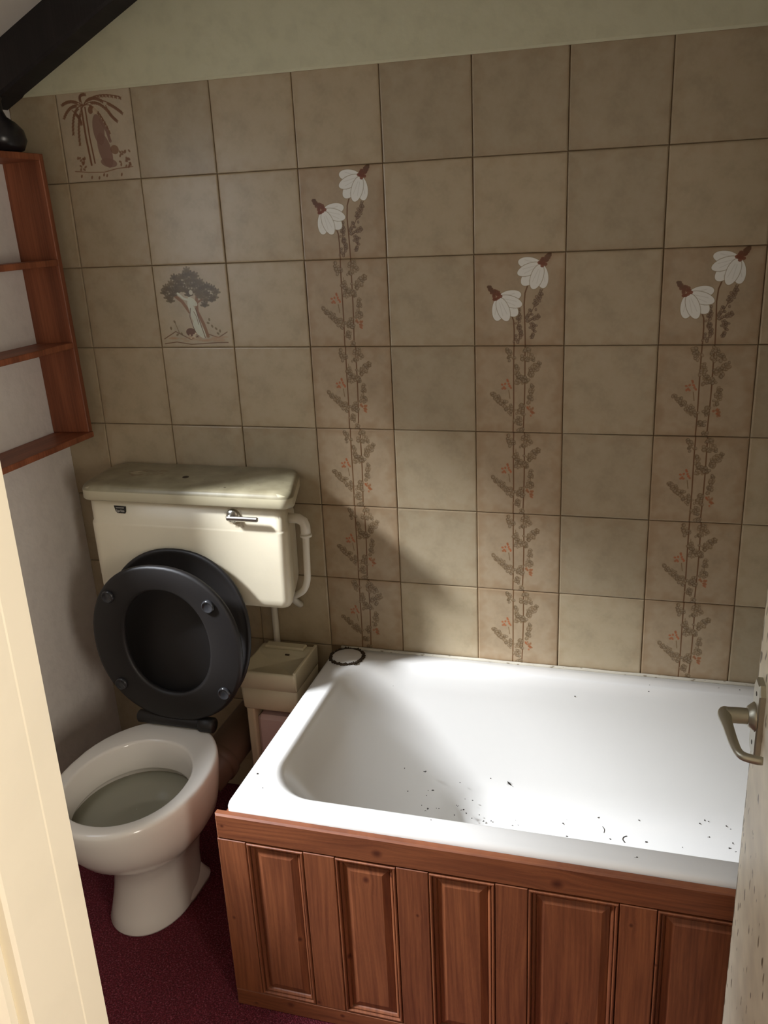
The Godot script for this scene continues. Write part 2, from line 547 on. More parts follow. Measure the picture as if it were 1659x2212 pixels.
func speckled(base: Color, amount: float, S: int, freq: float, sd: int) -> Image:
	var im := Image.create(S, S, false, Image.FORMAT_RGB8)
	var n := noise(freq, sd, 4)
	n.noise_type = FastNoiseLite.TYPE_SIMPLEX_SMOOTH
	for j in S:
		for i in S:
			var k := n.get_noise_2d(i, j) * amount
			im.set_pixel(i, j, base.lightened(k) if k > 0 else base.darkened(-k))
	return im

func relief(S: int, freq: float, sd: int, strength: float) -> ImageTexture:
	var n := noise(freq, sd, 4)
	var im := n.get_seamless_image(S, S)
	im.convert(Image.FORMAT_RGBA8)
	im.bump_map_to_normal_map(strength)
	return tex(im)

func paint(col: Color, rough: float, t: Texture2D = null) -> StandardMaterial3D:
	var m := StandardMaterial3D.new()
	m.albedo_color = col
	m.roughness = rough
	if t:
		m.albedo_color = Color.WHITE
		m.albedo_texture = t
	return m

func wavy(m: StandardMaterial3D, t: Texture2D, scale: float, strength: float) -> void:
	m.uv1_triplanar = true
	m.uv1_world_triplanar = true
	m.uv1_scale = Vector3.ONE * scale
	m.normal_enabled = true
	m.normal_texture = t
	m.normal_scale = strength

func make_materials() -> void:
	M.left_plaster = paint(Color8(206, 198, 190), 0.9, tex(speckled(Color8(228, 221, 214), 0.04, 512, 0.02, 40)))
	wavy(M.left_plaster, relief(512, 0.03, 41, 5.0), 1.6, 0.18)
	M.gable_plaster = paint(Color8(196, 190, 168), 0.9, tex(speckled(Color8(212, 208, 176), 0.05, 512, 0.02, 42)))
	wavy(M.gable_plaster, relief(512, 0.04, 43, 4.0), 1.6, 0.15)
	M.ceiling = paint(Color8(214, 208, 198), 0.95)
	M.grout = paint(Color8(138, 114, 84), 0.95)
	M.beam = paint(Color8(30, 25, 25), 0.7, tex(grain_picture(256, 256, Color8(36, 29, 29), Color8(22, 17, 17), 60)))
	M.carpet = paint(Color8(98, 24, 40), 1.0, tex(speckled(Color8(112, 18, 36), 0.45, 512, 0.12, 50)))
	wavy(M.carpet, relief(512, 0.2, 51, 14.0), 3.0, 1.0)
	M.hall_wall = paint(Color8(234, 230, 220), 0.9)
	M.hall_floor = paint(Color8(120, 60, 55), 1.0)
	M.cream_gloss = paint(Color8(232, 220, 194), 0.42, tex(speckled(Color8(236, 227, 206), 0.03, 256, 0.02, 70)))
	M.door = paint(Color.WHITE, 0.45, tex(chips_picture()))
	M.nickel = paint(Color8(168, 164, 148), 0.34)
	M.nickel.metallic = 0.7
	M.chrome = paint(Color8(205, 203, 198), 0.22)
	M.chrome.metallic = 1.0
	M.screw = paint(Color8(70, 66, 58), 0.5)
	M.screw.metallic = 0.8
	M.enamel = paint(Color8(223, 220, 214), 0.20)
	M.ceramic = paint(Color8(226, 220, 210), 0.12)
	M.cistern = paint(Color.WHITE, 0.30, tex(tank_picture()))
	M.lid = paint(Color.WHITE, 0.42, tex(lid_picture()))
	M.pan_inside = M.ceramic
	M.black_seat = paint(Color8(24, 21, 20), 0.50)
	M.buffer = paint(Color8(46, 46, 48), 0.16)
	M.white_plastic = paint(Color8(226, 218, 200), 0.4)
	M.cream_plastic = paint(Color8(224, 214, 184), 0.38)
	M.pink_liner = paint(Color8(224, 200, 196), 0.5)
	M.soil_plastic = paint(Color8(112, 90, 76), 0.45)
	M.water = paint(Color8(150, 146, 128), 0.12)
	M.badge = paint(Color8(26, 22, 18), 0.4)
	M.badge_print = paint(Color8(170, 166, 156), 0.5)
	M.dark_glass = paint(Color8(34, 32, 34), 0.28)
	M.dirt = paint(Color8(62, 48, 32), 1.0)
	M.twig = paint(Color8(46, 40, 34), 0.9)
	M.pine = paint(Color.WHITE, 0.45, tex(pine_picture()))
	M.shelf_wood = paint(Color.WHITE, 0.5, tex(grain_picture(512, 512, Color8(160, 94, 62), Color8(120, 66, 42), 80)))
	M.sealant = paint(Color8(206, 200, 188), 0.6, tex(grime_picture()))
	M.glass = StandardMaterial3D.new()
	M.glass.albedo_color = Color(0.95, 0.97, 0.97, 0.06)
	M.glass.transparency = BaseMaterial3D.TRANSPARENCY_ALPHA
	M.glass.roughness = 0.02
	# tiles
	var plain_base := Color8(184, 167, 137)
	var warm_base := Color8(176, 155, 126)
	M.tiles = []
	for k in 4: M.tiles.append(tile_material(glaze(256, plain_base.darkened(0.03 * (k % 3)), 0.16, 100 + k * 7)))
	M.stem_tiles = []
	for k in 3:
		var g := glaze(384, warm_base, 0.36, 200 + k * 7)
		stem_print(g)
		M.stem_tiles.append(tile_material(g))
	var g2 := glaze(384, warm_base, 0.36, 300)
	flower_print(g2)
	M.flower_tile = tile_material(g2)
	var g3 := glaze(384, plain_base, 0.10, 310)
	tree_print(g3)
	M.tree_tile = tile_material(g3)
	var g4 := glaze(384, Color8(188, 172, 146), 0.08, 320)
	palm_print(g4)
	M.palm_tile = tile_material(g4)

func tile_material(im: Image) -> StandardMaterial3D:
	var m := paint(Color.WHITE, 0.34, tex(im))
	m.texture_repeat = false
	return m

# ------------------------------------------------------------------ build
func _ready() -> void:
	rng.seed = 20240611
	camera_and_light()
	make_materials()
	shell()
	tile_wall()
	bath()
	bath_panel()
	toilet()
	cistern()
	pipes()
	bin()
	shelves()
	door_leaf()
	small_things()

func camera_and_light() -> void:
	var cam := Camera3D.new()
	cam.name = "camera"
	add_child(cam)
	cam.transform = Transform3D(Basis(Vector3(0.960607, -0.045342, -0.274186), Vector3(-0.047130, 0.945731, -0.321514), Vector3(0.273884, 0.321771, 0.906339)), Vector3(1.366089, 1.594482, 1.988521))
	cam.fov = 60.585
	cam.near = 0.02
	cam.current = true
	var env := Environment.new()
	env.background_mode = Environment.BG_SKY
	var sm := ProceduralSkyMaterial.new()
	sm.sky_top_color = Color8(186, 200, 214)
	sm.sky_horizon_color = Color8(216, 222, 226)
	sm.ground_bottom_color = Color8(120, 124, 110)
	sm.ground_horizon_color = Color8(190, 194, 190)
	var sky := Sky.new()
	sky.sky_material = sm
	env.sky = sky
	env.ambient_light_source = Environment.AMBIENT_SOURCE_DISABLED
	env.tonemap_mode = Environment.TONE_MAPPER_LINEAR
	env.tonemap_exposure = 1.0
	env.sdfgi_enabled = true
	env.ssao_enabled = true
	env.ssil_enabled = true
	var we := WorldEnvironment.new()
	we.name = "world"
	we.environment = env
	add_child(we)
	# bright sky to the west, seen high through the small casement in the eaves wall beside the door
	var a := AreaLight3D.new()
	a.name = "sky_glare"
	add_child(a)
	a.area_size = Vector2(0.42, 0.42)
	a.position = Vector3(-1.56, 2.96, 1.515)
	a.basis = Basis.looking_at(Vector3(1.0, -1.0, -0.45).normalized(), Vector3.UP)
	a.light_color = Color8(240, 246, 255)
	a.light_energy = 44.0
	a.area_range = 8.0
	a.shadow_enabled = true
	# the rest of the overcast sky, softly through the same casement
	var c := AreaLight3D.new()
	c.name = "casement_sky"
	add_child(c)
	c.area_size = Vector2(0.52, 0.66)
	c.position = Vector3(-0.142, 1.50, 0.865)
	c.rotation_degrees = Vector3(-28, -90, 0)
	c.light_color = Color8(236, 244, 255)
	c.light_energy = 0.36
	c.area_range = 8.0
	c.shadow_enabled = true
	# warm daylight from the landing window at the viewer's right hand
	var b := AreaLight3D.new()
	b.name = "landing_daylight"
	add_child(b)
	b.area_size = Vector2(0.7, 0.9)
	b.position = Vector3(2.66, 1.40, 2.45)
	b.rotation_degrees = Vector3(0, 90, 0)
	b.light_color = Color8(255, 246, 232)
	b.light_energy = 4.3
	b.area_range = 8.0
	b.shadow_enabled = true

func eaves(y: float) -> float:   # inner face of the leaning eaves wall
	return -0.100 - 0.02 * y

func shell() -> void:
	structure("floor", box(Vector3(-0.25, -0.06, -0.15), Vector3(2.5, 0, 1.50), 0.001), M.carpet)
	var fh := structure("floor_landing", box(Vector3(-0.25, -0.06, 1.501), Vector3(2.8, 0, 4.1), 0.001), M.hall_floor)
	# back wall: bedding behind the tiles, plaster above
	structure("wall_back", box(Vector3(-0.25, 0, -0.15), Vector3(2.5, 1.8965, -0.005), 0.001), M.grout)
	var up := begin(false)
	cbox(up, Vector3(-0.25, 1.897, -0.15), Vector3(2.5, 2.75, 0.006), 0.005)
	structure("wall_back_upper", done(up), M.gable_plaster)
	# left (eaves) wall with the casement opening, leaning slightly outwards
	var st := begin(false)
	var zs := [-0.15, 0.54, 1.19, 1.50]
	var wy0 := 1.18
	var wy1 := 1.86
	var segs := [[zs[0], zs[1], 0.0, 2.2], [zs[1], zs[2], 0.0, wy0], [zs[1], zs[2], wy1, 2.2], [zs[2], zs[3], 0.0, 2.2]]
	for s in segs:
		var p := []
		for c in [[s[2], s[0]], [s[2], s[1]], [s[3], s[1]], [s[3], s[0]]]:
			p.append([Vector3(eaves(c[0]), c[0], c[1]), Vector3(-0.25, c[0], c[1])])
		quad(st, p[1][0], p[0][0], p[3][0], p[2][0])
		quad(st, p[0][1], p[1][1], p[2][1], p[3][1])
		for k in 4:
			var n := (k + 1) % 4
			quad(st, p[k][0], p[n][0], p[n][1], p[k][1])
	structure("wall_left", done(st), M.left_plaster)
	# casement
	var f := begin(false)
	for r in [[0.54, 0.55, wy0, wy1], [1.18, 1.19, wy0, wy1], [0.55, 1.18, wy0, wy0 + .01], [0.55, 1.18, wy1 - .01, wy1]]:
		cbox(f, Vector3(-0.185, r[2], r[0]), Vector3(-0.145, r[3], r[1]), 0.004)
	var w := structure("window_1", done(f), M.cream_gloss)
	for z in [[0.548, 1.182]]:
		part("pane", box(Vector3(-0.168, wy0 + .008, z[0]), Vector3(-0.164, wy1 - .008, z[1]), 0.0005), M.glass, w)
	part("window_sill", box(Vector3(-0.16, wy0 - .03, .525), Vector3(-0.105, wy0 - .002, 1.205), 0.006), M.cream_gloss, w)
	# right wall, door wall with its opening
	structure("wall_right", box(Vector3(2.32, 0, -0.15), Vector3(2.5, 2.75, 1.50), 0.001), M.left_plaster)
	var dw := begin(false)
	cbox(dw, Vector3(-0.25, 0, 1.402), Vector3(0.835, 2.75, 1.50), 0.001)
	cbox(dw, Vector3(1.60, 0, 1.402), Vector3(2.5, 2.75, 1.50), 0.001)
	cbox(dw, Vector3(0.835, 1.97, 1.402), Vector3(1.60, 2.75, 1.50), 0.001)
	structure("wall_front", done(dw), M.hall_wall)
	# sloping ceiling under the rafters, then flat
	var c := begin(false)
	var y0 := 2.045 - 0.2
	for s in [[-0.25, 1.92, 0.9, 2.495], [0.9, 2.495, 2.5, 2.495]]:
		var q0 := Vector3(s[0], s[1], -0.15)
		var q1 := Vector3(s[2], s[3], -0.15)
		var q2 := Vector3(s[2], s[3], 1.50)
		var q3 := Vector3(s[0], s[1], 1.50)
		var u := Vector3(0, 0.1, 0)
		quad(c, q0, q1, q2, q3)
		quad(c, q3 + u, q2 + u, q1 + u, q0 + u)
		quad(c, q0, q0 + u, q1 + u, q1)
		quad(c, q3, q2, q2 + u, q3 + u)
	structure("ceiling", done(c), M.ceiling)
	# landing behind the viewer
	structure("wall_landing_left", box(Vector3(-0.25, 0, 1.5), Vector3(-0.12, 2.4, 4.1), .001), M.hall_wall)
	structure("wall_landing_back", box(Vector3(-0.25, 0, 4.0), Vector3(2.8, 2.4, 4.1), .001), M.hall_wall)
	structure("ceiling_landing", box(Vector3(-0.25, 2.4, 1.5), Vector3(2.8, 2.5, 4.1), .001), M.ceiling)
	var lw := begin(false)
	cbox(lw, Vector3(2.7, 0, 1.5), Vector3(2.8, 2.4, 2.08), .001)
	cbox(lw, Vector3(2.7, 0, 2.82), Vector3(2.8, 2.4, 4.1), .001)
	cbox(lw, Vector3(2.7, 0, 2.08), Vector3(2.8, .98, 2.82), .001)
	cbox(lw, Vector3(2.7, 1.92, 2.08), Vector3(2.8, 2.4, 2.82), .001)
	structure("wall_landing_right", done(lw), M.hall_wall)
	var lf := begin(false)
	for r in [[2.08, 2.11, .98, 1.92], [2.79, 2.82, .98, 1.92], [2.11, 2.79, .98, 1.01], [2.11, 2.79, 1.89, 1.92]]:
		cbox(lf, Vector3(2.73, r[2], r[0]), Vector3(2.77, r[3], r[1]), 0.003)
	var lwin := structure("window_2", done(lf), M.cream_gloss)
	part("pane", box(Vector3(2.748, 1.005, 2.105), Vector3(2.752, 1.895, 2.795), 0.0005), M.glass, lwin)
	# door lining: rebate, stop, architrave
	var t := begin(false)
	cbox(t, Vector3(0.835, 0, 1.400), Vector3(0.858, 1.97, 1.4345), 0.002)
	cbox(t, Vector3(0.835, 0, 1.4352), Vector3(0.861, 1.97, 1.502), 0.003)
	cbox(t, Vector3(1.575, 0, 1.47), Vector3(1.60, 1.97, 1.502), 0.002)
	cbox(t, Vector3(0.858, 1.945, 1.400), Vector3(1.60, 1.97, 1.502), 0.002)
	structure("trim_1", done(t), M.cream_gloss)
	var ar := begin(false)
	cbox(ar, Vector3(0.775, 0, 1.502), Vector3(0.852, 2.04, 1.522), 0.006)
	cbox(ar, Vector3(1.608, 0, 1.502), Vector3(1.685, 2.04, 1.522), 0.006)
	cbox(ar, Vector3(0.852, 1.963, 1.502), Vector3(1.608, 2.04, 1.522), 0.006)
	structure("trim_2", done(ar), M.cream_gloss)
	# black rafter lying along the slope against the gable
	var bm := begin(false)
	var sl := atan(0.503)
	var ux := Vector3(cos(sl), sin(sl), 0)
	var uy := Vector3(-sin(sl), cos(sl), 0)
	var o := Vector3(-0.052, 1.916, 0.0) - ux * 0.12
	var prof := [Vector2(0, 0.0), Vector2(0.0, 0.074), Vector2(0.006, 0.08), Vector2(0.1, 0.08), Vector2(0.1, 0.0)]
	var r0 := []
	var r1 := []
	for p in prof:
		r0.append(o + uy * p.x + Vector3(0, 0, p.y + 0.001))
		r1.append(o + ux * 1.3 + uy * p.x + Vector3(0, 0, p.y + 0.001))
	uv_scale = 3.0
	loft(bm, [r1, r0], true, true)
	uv_scale = 1.0
	single("roof_beam", done(bm), M.beam, "black painted roof beam sloping along the top of the tiled gable wall", "beam")

func tile_wall() -> void:
	var wall: Node = get_node("wall_back")
	var T := 0.2
	var shared := {}
	for row in 10:
		for col in range(-1, 12):
			if row > 6 and col > 2: continue     # behind the bath nothing shows
			var x0 := col * T
			var x1 := x0 + T
			var y1 := 1.9 - row * T
			var y0 := y1 - T
			var u0 := 0.0
			var u1 := 1.0
			if col == -1:
				x0 = -0.134 + 0.0032 * row
				u0 = (x0 + T) / T
			if col == 11:
				x1 = 2.318
				u1 = (x1 - x0) / T
			var v1 := 1.0
			if row == 9:
				y0 = 0.002
				v1 = (y1 - y0) / T
			var key := "%.4f_%.4f_%.4f" % [u0, u1, v1]
			if not shared.has(key):
				shared[key] = tile_mesh((u1 - u0) * T, y1 - y0, u0, u1, v1)
			var m: Material = M.tiles[rng.randi() % 4]
			if (col == 3 and row == 1) or (col in [5, 7] and row == 2): m = M.flower_tile
			elif (col == 3 and row > 1) or (col in [5, 7] and row > 2): m = M.stem_tiles[rng.randi() % 3]
			elif col == 0 and row == 0: m = M.palm_tile
			elif col == 1 and row == 2: m = M.tree_tile
			var o := MeshInstance3D.new()
			o.name = "tile"
			o.mesh = shared[key]
			o.material_override = m
			wall.add_child(o, true)
			o.position = Vector3((x0 + x1) * 0.5, (y0 + y1) * 0.5, rng.randf_range(-0.0007, 0.0005))
			o.rotation = Vector3(rng.randfn(0, 0.003), rng.randfn(0, 0.003), rng.randfn(0, 0.002))
			if m == M.flower_tile: o.set_meta("label", "tile printed with two white cone flowers")
			elif m == M.palm_tile: o.set_meta("label", "tile printed with a brown palm and robed figure")
			elif m == M.tree_tile: o.set_meta("label", "tile printed with a brown tree and pale figure")

func tile_mesh(w: float, h: float, u0: float, u1: float, v1: float) -> ArrayMesh:
	var st := begin(false)
	var g := 0.0007
	var b := 0.0022
	var hw := w * 0.5 - g
	var hh := h * 0.5 - g
	var layers := [[0.0, -0.0075], [0.0, -0.0022], [b * 0.45, -0.0006], [b * 1.6, 0.0]]
	var rings := []
	for l in layers:
		rings.append([Vector3(-hw + l[0], -hh + l[0], l[1]), Vector3(hw - l[0], -hh + l[0], l[1]), Vector3(hw - l[0], hh - l[0], l[1]), Vector3(-hw + l[0], hh - l[0], l[1])])
	var faces := []
	for i in 3:
		for k in 4:
			var n := (k + 1) % 4
			faces.append([rings[i][k], rings[i][n], rings[i + 1][n], rings[i + 1][k]])
	faces.append(rings[3])
	for f in faces:
		for idx in [0, 2, 1, 0, 3, 2]:
			var p: Vector3 = f[idx]
			st.set_uv(Vector2(lerp(u0, u1, (p.x + w * 0.5) / w), lerp(0.0, v1, (h * 0.5 - p.y) / h)))
			st.add_vertex(p)
	st.generate_normals()
	return st.commit()

func bath_rings() -> Array:
	var R := []
	var k := 10
	var m := 14
	# outside lip, roll, flat rim
	for l in [[0.006, .468], [0.0, .474], [0.0, .488], [.0025, .4945], [.007, .4985], [.013, .500]]:
		R.append(rrect(.611 + l[0], 2.30 - l[0], .006 + l[0] * .2, .687 - l[0], .024, l[1], k, m))
	R.append(rrect(.645, 2.25, .035, .655, .07, .5005, k, m))
	# inner edge (left, right, back, front, corner radius, height)
	for l in [[.664, 2.225, .050, .637, .105, .500], [.668, 2.221, .053, .633, .107, .4985], [.673, 2.216, .057, .629, .11, .494], [.679, 2.211, .061, .624, .112, .485], [.688, 2.206, .066, .618, .115, .47]]:
		R.append(rrect(l[0], l[1], l[2], l[3], l[4], l[5], k, m))
	# slope of the head end, steeper sides
	for i in range(1, 9):
		var t := i / 8.0
		R.append(rrect(lerp(.688, .965, pow(t, 1.04)), lerp(2.206, 2.13, t), lerp(.066, .112, pow(t, 1.4)), lerp(.618, .575, pow(t, 1.4)), lerp(.115, .085, t), lerp(.47, .19, t), k, m))
	for l in [[.018, .165], [.042, .143], [.075, .128], [.115, .120], [.155, .118]]:
		R.append(rrect(.965 + l[0], 2.13 - l[0] * .7, .112 + l[0] * .8, 0.575 - l[0] * .8, .085, l[1], k, m))
	return R

func bath() -> void:
	var t := thing("bathtub", "white enamelled bathtub set against the tiled wall behind the pine panel", "bathtub", Vector3(1.45, 0.0, 0.345))
	var st := begin(true)
	loft(st, bath_rings(), false, true)
	part("tub", done(st), M.enamel, t)
	# feet-level cradle under the tub, hidden by the panel
	part("cradle", box(Vector3(1.15, 0.0, 0.16), Vector3(2.05, 0.115, 0.52), 0.004), M.shelf_wood, t)
	var sb := begin(true)
	var pts := []
	for i in 40:
		pts.append(Vector3(.63 + 1.66 * i / 39.0, .5015 + rng.randf_range(-.0008, .0008), .0062))
	uv_scale = 3.0
	tube(sb, pts, .0045, 8)
	uv_scale = 1.0
	part("sealant_bead", done(sb), M.sealant, t)

func bath_panel() -> void:
	var t := thing("bath_surround", "stained pine bath front with moulded upright fields below the white tub", "surround", Vector3(1.1, 0.0, 0.69))
	var z := 0.703
	uv_scale = 1.0
	var X1 := 2.30
	var place := func(called: String, lo: Vector3, hi: Vector3, b: float):
		var st := begin(false)
		pine_box(st, lo, hi, b)
		return part(called, done(st), M.pine, t)
	place.call("top_rail", Vector3(.597, .4305, .6885), Vector3(X1, .4885, z), .0035)
	place.call("bottom_rail", Vector3(.597, .0, .6885), Vector3(X1, .0425, z), .002)
	var all := panels.duplicate()
	all.append([1.665, 1.80])
	all.append([1.86, 2.0])
	all.append([2.06, 2.22])
	var px := .597
	for p in all:
		place.call("stile", Vector3(px, .0428, .6885), Vector3(p[0], .4302, z), .0015)
		px = p[1]
	place.call("stile", Vector3(px, .0428, .6885), Vector3(X1, .4302, z), .0015)
	for p in all:
		var st := begin(false)
		# fielded board: sunk edge, sloped border, raised flat field
		var L := [[0.0, .6935], [.0155, .6935], [.0165, .6950], [.030, .6988], [.0305, .6988]]
		var rings := []
		for l in L:
			var x0: float = p[0] + l[0]
			var x1: float = p[1] - l[0]
			var y0: float = .0428 + l[0]
			var y1: float = .4302 - l[0]
			rings.append([Vector3(x0, y0, l[1]), Vector3(x1, y0, l[1]), Vector3(x1, y1, l[1]), Vector3(x0, y1, l[1])])
		for i in rings.size() - 1:
			for k in 4:
				var n := (k + 1) % 4
				pine_quad(st, rings[i][k], rings[i][n], rings[i + 1][n], rings[i + 1][k])
		pine_quad(st, rings[-1][0], rings[-1][1], rings[-1][2], rings[-1][3])
		var f := part("field", done(st), M.pine, t)
		var ms := begin(false)
		var P := [[.0003, .6950], [.0012, .6975], [.0018, .7022], [.0030, .7036], [.0052, .7036], [.0068, .7020], [.0076, .6965], [.0086, .6965], [.0092, .6998], [.0110, .6996], [.0138, .6972], [.0152, .6940]]
		var mr := []
		for l in P:
			var x0: float = p[0] + l[0]
			var x1: float = p[1] - l[0]
			var y0: float = .0430 + l[0]
			var y1: float = .4300 - l[0]
			mr.append([Vector3(x0, y0, l[1]), Vector3(x1, y0, l[1]), Vector3(x1, y1, l[1]), Vector3(x0, y1, l[1])])
		for i in mr.size() - 1:
			for k in 4:
				var n := (k + 1) % 4
				pine_quad(ms, mr[i][k], mr[i][n], mr[i + 1][n], mr[i + 1][k])
		part("moulding", done(ms), M.pine, f)
	var eb := begin(false)
	pine_box(eb, Vector3(.599, .0, .02), Vector3(.6095, .462, .687), .001)
	single("bath_end_board", done(eb), M.pine, "plain pine board closing the head end of the bath beside the bin", "board")

func pine_uv(p: Vector3) -> Vector2:
	return Vector2((p.x + (0.700 - p.z) * 0.3 - PX0) / PW, 1.0 - p.y / PH)

func pine_quad(st: SurfaceTool, a: Vector3, b: Vector3, c: Vector3, d: Vector3) -> void:
	for p in [a, c, b, a, d, c]:
		st.set_uv(pine_uv(p))
		st.add_vertex(p)

func pine_box(st: SurfaceTool, lo: Vector3, hi: Vector3, b: float) -> void:
	var F := [[lo.x, lo.y, lo.z], [lo.x, lo.y, hi.z - b], [lo.x + b, lo.y + b, hi.z]]
	var rings := []
	for i in 3:
		var k := b if i == 2 else 0.0
		var zz: float = F[i][2]
		rings.append([Vector3(lo.x + k, lo.y + k, zz), Vector3(hi.x - k, lo.y + k, zz), Vector3(hi.x - k, hi.y - k, zz), Vector3(lo.x + k, hi.y - k, zz)])
	for i in 2:
		for k in 4:
			var n := (k + 1) % 4
			pine_quad(st, rings[i][k], rings[i][n], rings[i + 1][n], rings[i + 1][k])
	pine_quad(st, rings[2][0], rings[2][1], rings[2][2], rings[2][3])
	pine_quad(st, rings[0][3], rings[0][2], rings[0][1], rings[0][0])

func egg(cx: float, hw: float, zb: float, zf: float, y: float, n := 56, nar := 0.30, sq := 3.2) -> Array:
	# plan of the pan: round in front, narrower and squarer towards the wall
	var out := []
	var zc := zb + (zf - zb) * 0.50
	for i in n:
		var a := TAU * i / n
		var c := cos(a)
		var s := sin(a)
		var x := 0.0
		var z := 0.0
		if s >= 0:
			var cc: float = sign(c) * pow(abs(c), 2.0 / sq)
			var ss := pow(s, 2.0 / sq)
			x = hw * cc * (1.0 - nar * ss * ss)
			z = zc - (zc - zb) * ss
		else:
			x = hw * sign(c) * pow(abs(c), 2.0 / 2.1)
			z = zc + (zf - zc) * pow(-s, 2.0 / 2.1)
		out.append(Vector3(cx + x, y, z))
	return out

func oval(cx: float, cy: float, hw: float, hh: float, n := 64, ex := 2.15) -> Array:   # in a plane, x across and y up
	var out := []
	for i in n:
		var a := TAU * i / n
		out.append(Vector2(cx + hw * sign(cos(a)) * pow(abs(cos(a)), 2.0 / ex), cy + hh * sign(sin(a)) * pow(abs(sin(a)), 2.0 / ex)))
	return out

func toilet() -> void:
	var cx := 0.288
	var t := thing("toilet", "white ceramic toilet with raised black seat and lid", "toilet", Vector3(cx, 0, 0.5))
	var R := []
	# foot upwards to the rim (half width, back, front, height, centre)
	for l in [[.096, .330, .592, .0, .262, .12], [.098, .328, .594, .006, .262, .12], [.094, .327, .584, .030, .262, .12], [.089, .324, .572, .075, .264, .12], [.088, .318, .568, .120, .268, .12], [.094, .310, .574, .160, .274, .14], [.107, .302, .596, .190, .280, .18], [.128, .296, .636, .222, .285, .22], [.148, .292, .676, .258, .288, .26], [.163, .290, .706, .300, .288, .29], [.171, .288, .722, .340, .288, .30], [.175, .287, .729, .372, .288, .30], [.1755, .287, .730, .390, .288, .30], [.1735, .288, .728, .3965, .288, .30], [.169, .291, .723, .3995, .288, .30], [.164, .295, .718, .4005, .288, .30]]:
		R.append(egg(l[4], l[0], l[1], l[2], l[3], 56, l[5]))
	# flat rim, deep inner face, undercut lip, bowl
	for l in [[.141, .368, .698, .4005], [.1375, .372, .694, .399], [.135, .375, .691, .394], [.128, .384, .682, .330], [.1285, .3835, .6825, .326], [.136, .376, .690, .3245], [.140, .372, .694, .315], [.136, .377, .689, .290], [.124, .390, .672, .262], [.104, .405, .64, .235], [.080, .415, .595, .215]]:
		R.append(egg(.288, l[0], l[1], l[2], l[3], 56, .12, 2.3))
	var st := begin(true)
	loft(st, R, true, false)
	part("pan", done(st), M.ceramic, t)
	var wt := begin(true)
	loft(wt, [egg(.288, .1395, .373, .693, .311, 40, .12, 2.3), egg(.288, .001, .52, .522, .3112, 40, .12, 2.3)])
	part("water", done(wt), M.water, t)
	# fixing flange and trap behind the pedestal
	var fl := begin(true)
	loft(fl, [rrect(.292, .362, .345, .475, .03, .0, 5), rrect(.292, .364, .343, .477, .03, .012, 5), rrect(.290, .352, .352, .468, .028, .030, 5), rrect(.285, .340, .365, .458, .025, .060, 5)], true, true)
	part("foot_flange", done(fl), M.ceramic, t)
	# hinge block
	var hg := begin(true)
	tube(hg, [Vector3(.182, .417, .305), Vector3(.186, .417, .305), Vector3(.392, .417, .305), Vector3(.396, .417, .305)], [.0125, .0165, .0165, .0125], 16)
	part("hinge_bar", done(hg), M.black_seat, t)
	var hk := begin(true)
	tube(hk, [Vector3(.355, .416, .308), Vector3(.358, .416, .308), Vector3(.392, .416, .308), Vector3(.396, .416, .308)], [.016, .0195, .0195, .015], 16)
	part("hinge_knuckle", done(hk), M.black_seat, t)
	# seat ring, standing upright
	var oo := oval(.295, .632, .200, .207)
	var ii := oval(.297, .638, .113, .136)
	var prof := [[0.0, 0.0], [.04, .0065], [.12, .0085], [.5, .0095], [.88, .0080], [.96, .0055], [1.0, -.001], [.96, -.008], [.6, -.013], [.2, -.012], [.04, -.008]]
	var rings := []
	for i in oo.size():
		var ring := []
		for p in prof:
			var q: Vector2 = oo[i].lerp(ii[i], p[0])
			ring.append(Vector3(q.x, q.y, .312 + p[1] + (q.y - .43) * 0.0))
		rings.append(ring)
	rings.append(rings[0])
	rings.reverse()
	var ss := begin(true)
	loft(ss, rings)
	var seat := part("seat", done(ss), M.black_seat, t)
	for b in [[.424, .748], [.440, .520], [.158, .752], [.158, .515]]:
		var bs := begin(true)
		lathe(bs, Vector3(b[0], b[1], .319), [[.0165, 0.0], [.0165, .006], [.014, .0095], [.0125, .0095], [.0115, .0075], [.0, .0085]], Vector3(0, 0, 1), 20)
		part("buffer", done(bs), M.buffer, seat)
	# brackets from seat to hinge
	for bx in [.238, .318]:
		part("seat_bracket", box(Vector3(bx, .415, .301), Vector3(bx + .030, .452, .3125), .003), M.black_seat, seat)
	# lid, leaning back on the cistern
	var lo := oval(0.004, .220, .198, .212)
	var dirv := Vector3(0, cos(.155), -sin(.155))
	var nrm := Vector3(0, sin(.155), cos(.155))
	var org := Vector3(.290, .420, .286)
	var LR := []
	for l in [[.02, -.0125], [.5, -.0115], [.85, -.0095], [.95, -.0065], [.99, -.002], [1.0, .004], [.985, .0085], [.955, .009], [.93, .0055], [.86, .001], [.5, -.001], [.02, -.001]]:
		var ring := []
		for q in lo:
			var s := Vector2(q.x * l[0], .218 + (q.y - .218) * l[0])
			ring.append(org + Vector3(s.x, 0, 0) + dirv * s.y + nrm * l[1])
		LR.append(ring)
	var ls := begin(true)
	loft(ls, LR, true, true)
	part("lid", done(ls), M.black_seat, t)

func taper(ring: Array) -> Array:   # the cistern narrows and slews towards the wall
	for i in ring.size():
		var k: float = 1.0 - ring[i].z / .223
		ring[i].x += k * lerp(-.022, -.066, (ring[i].x - .047) / .567)
	return ring

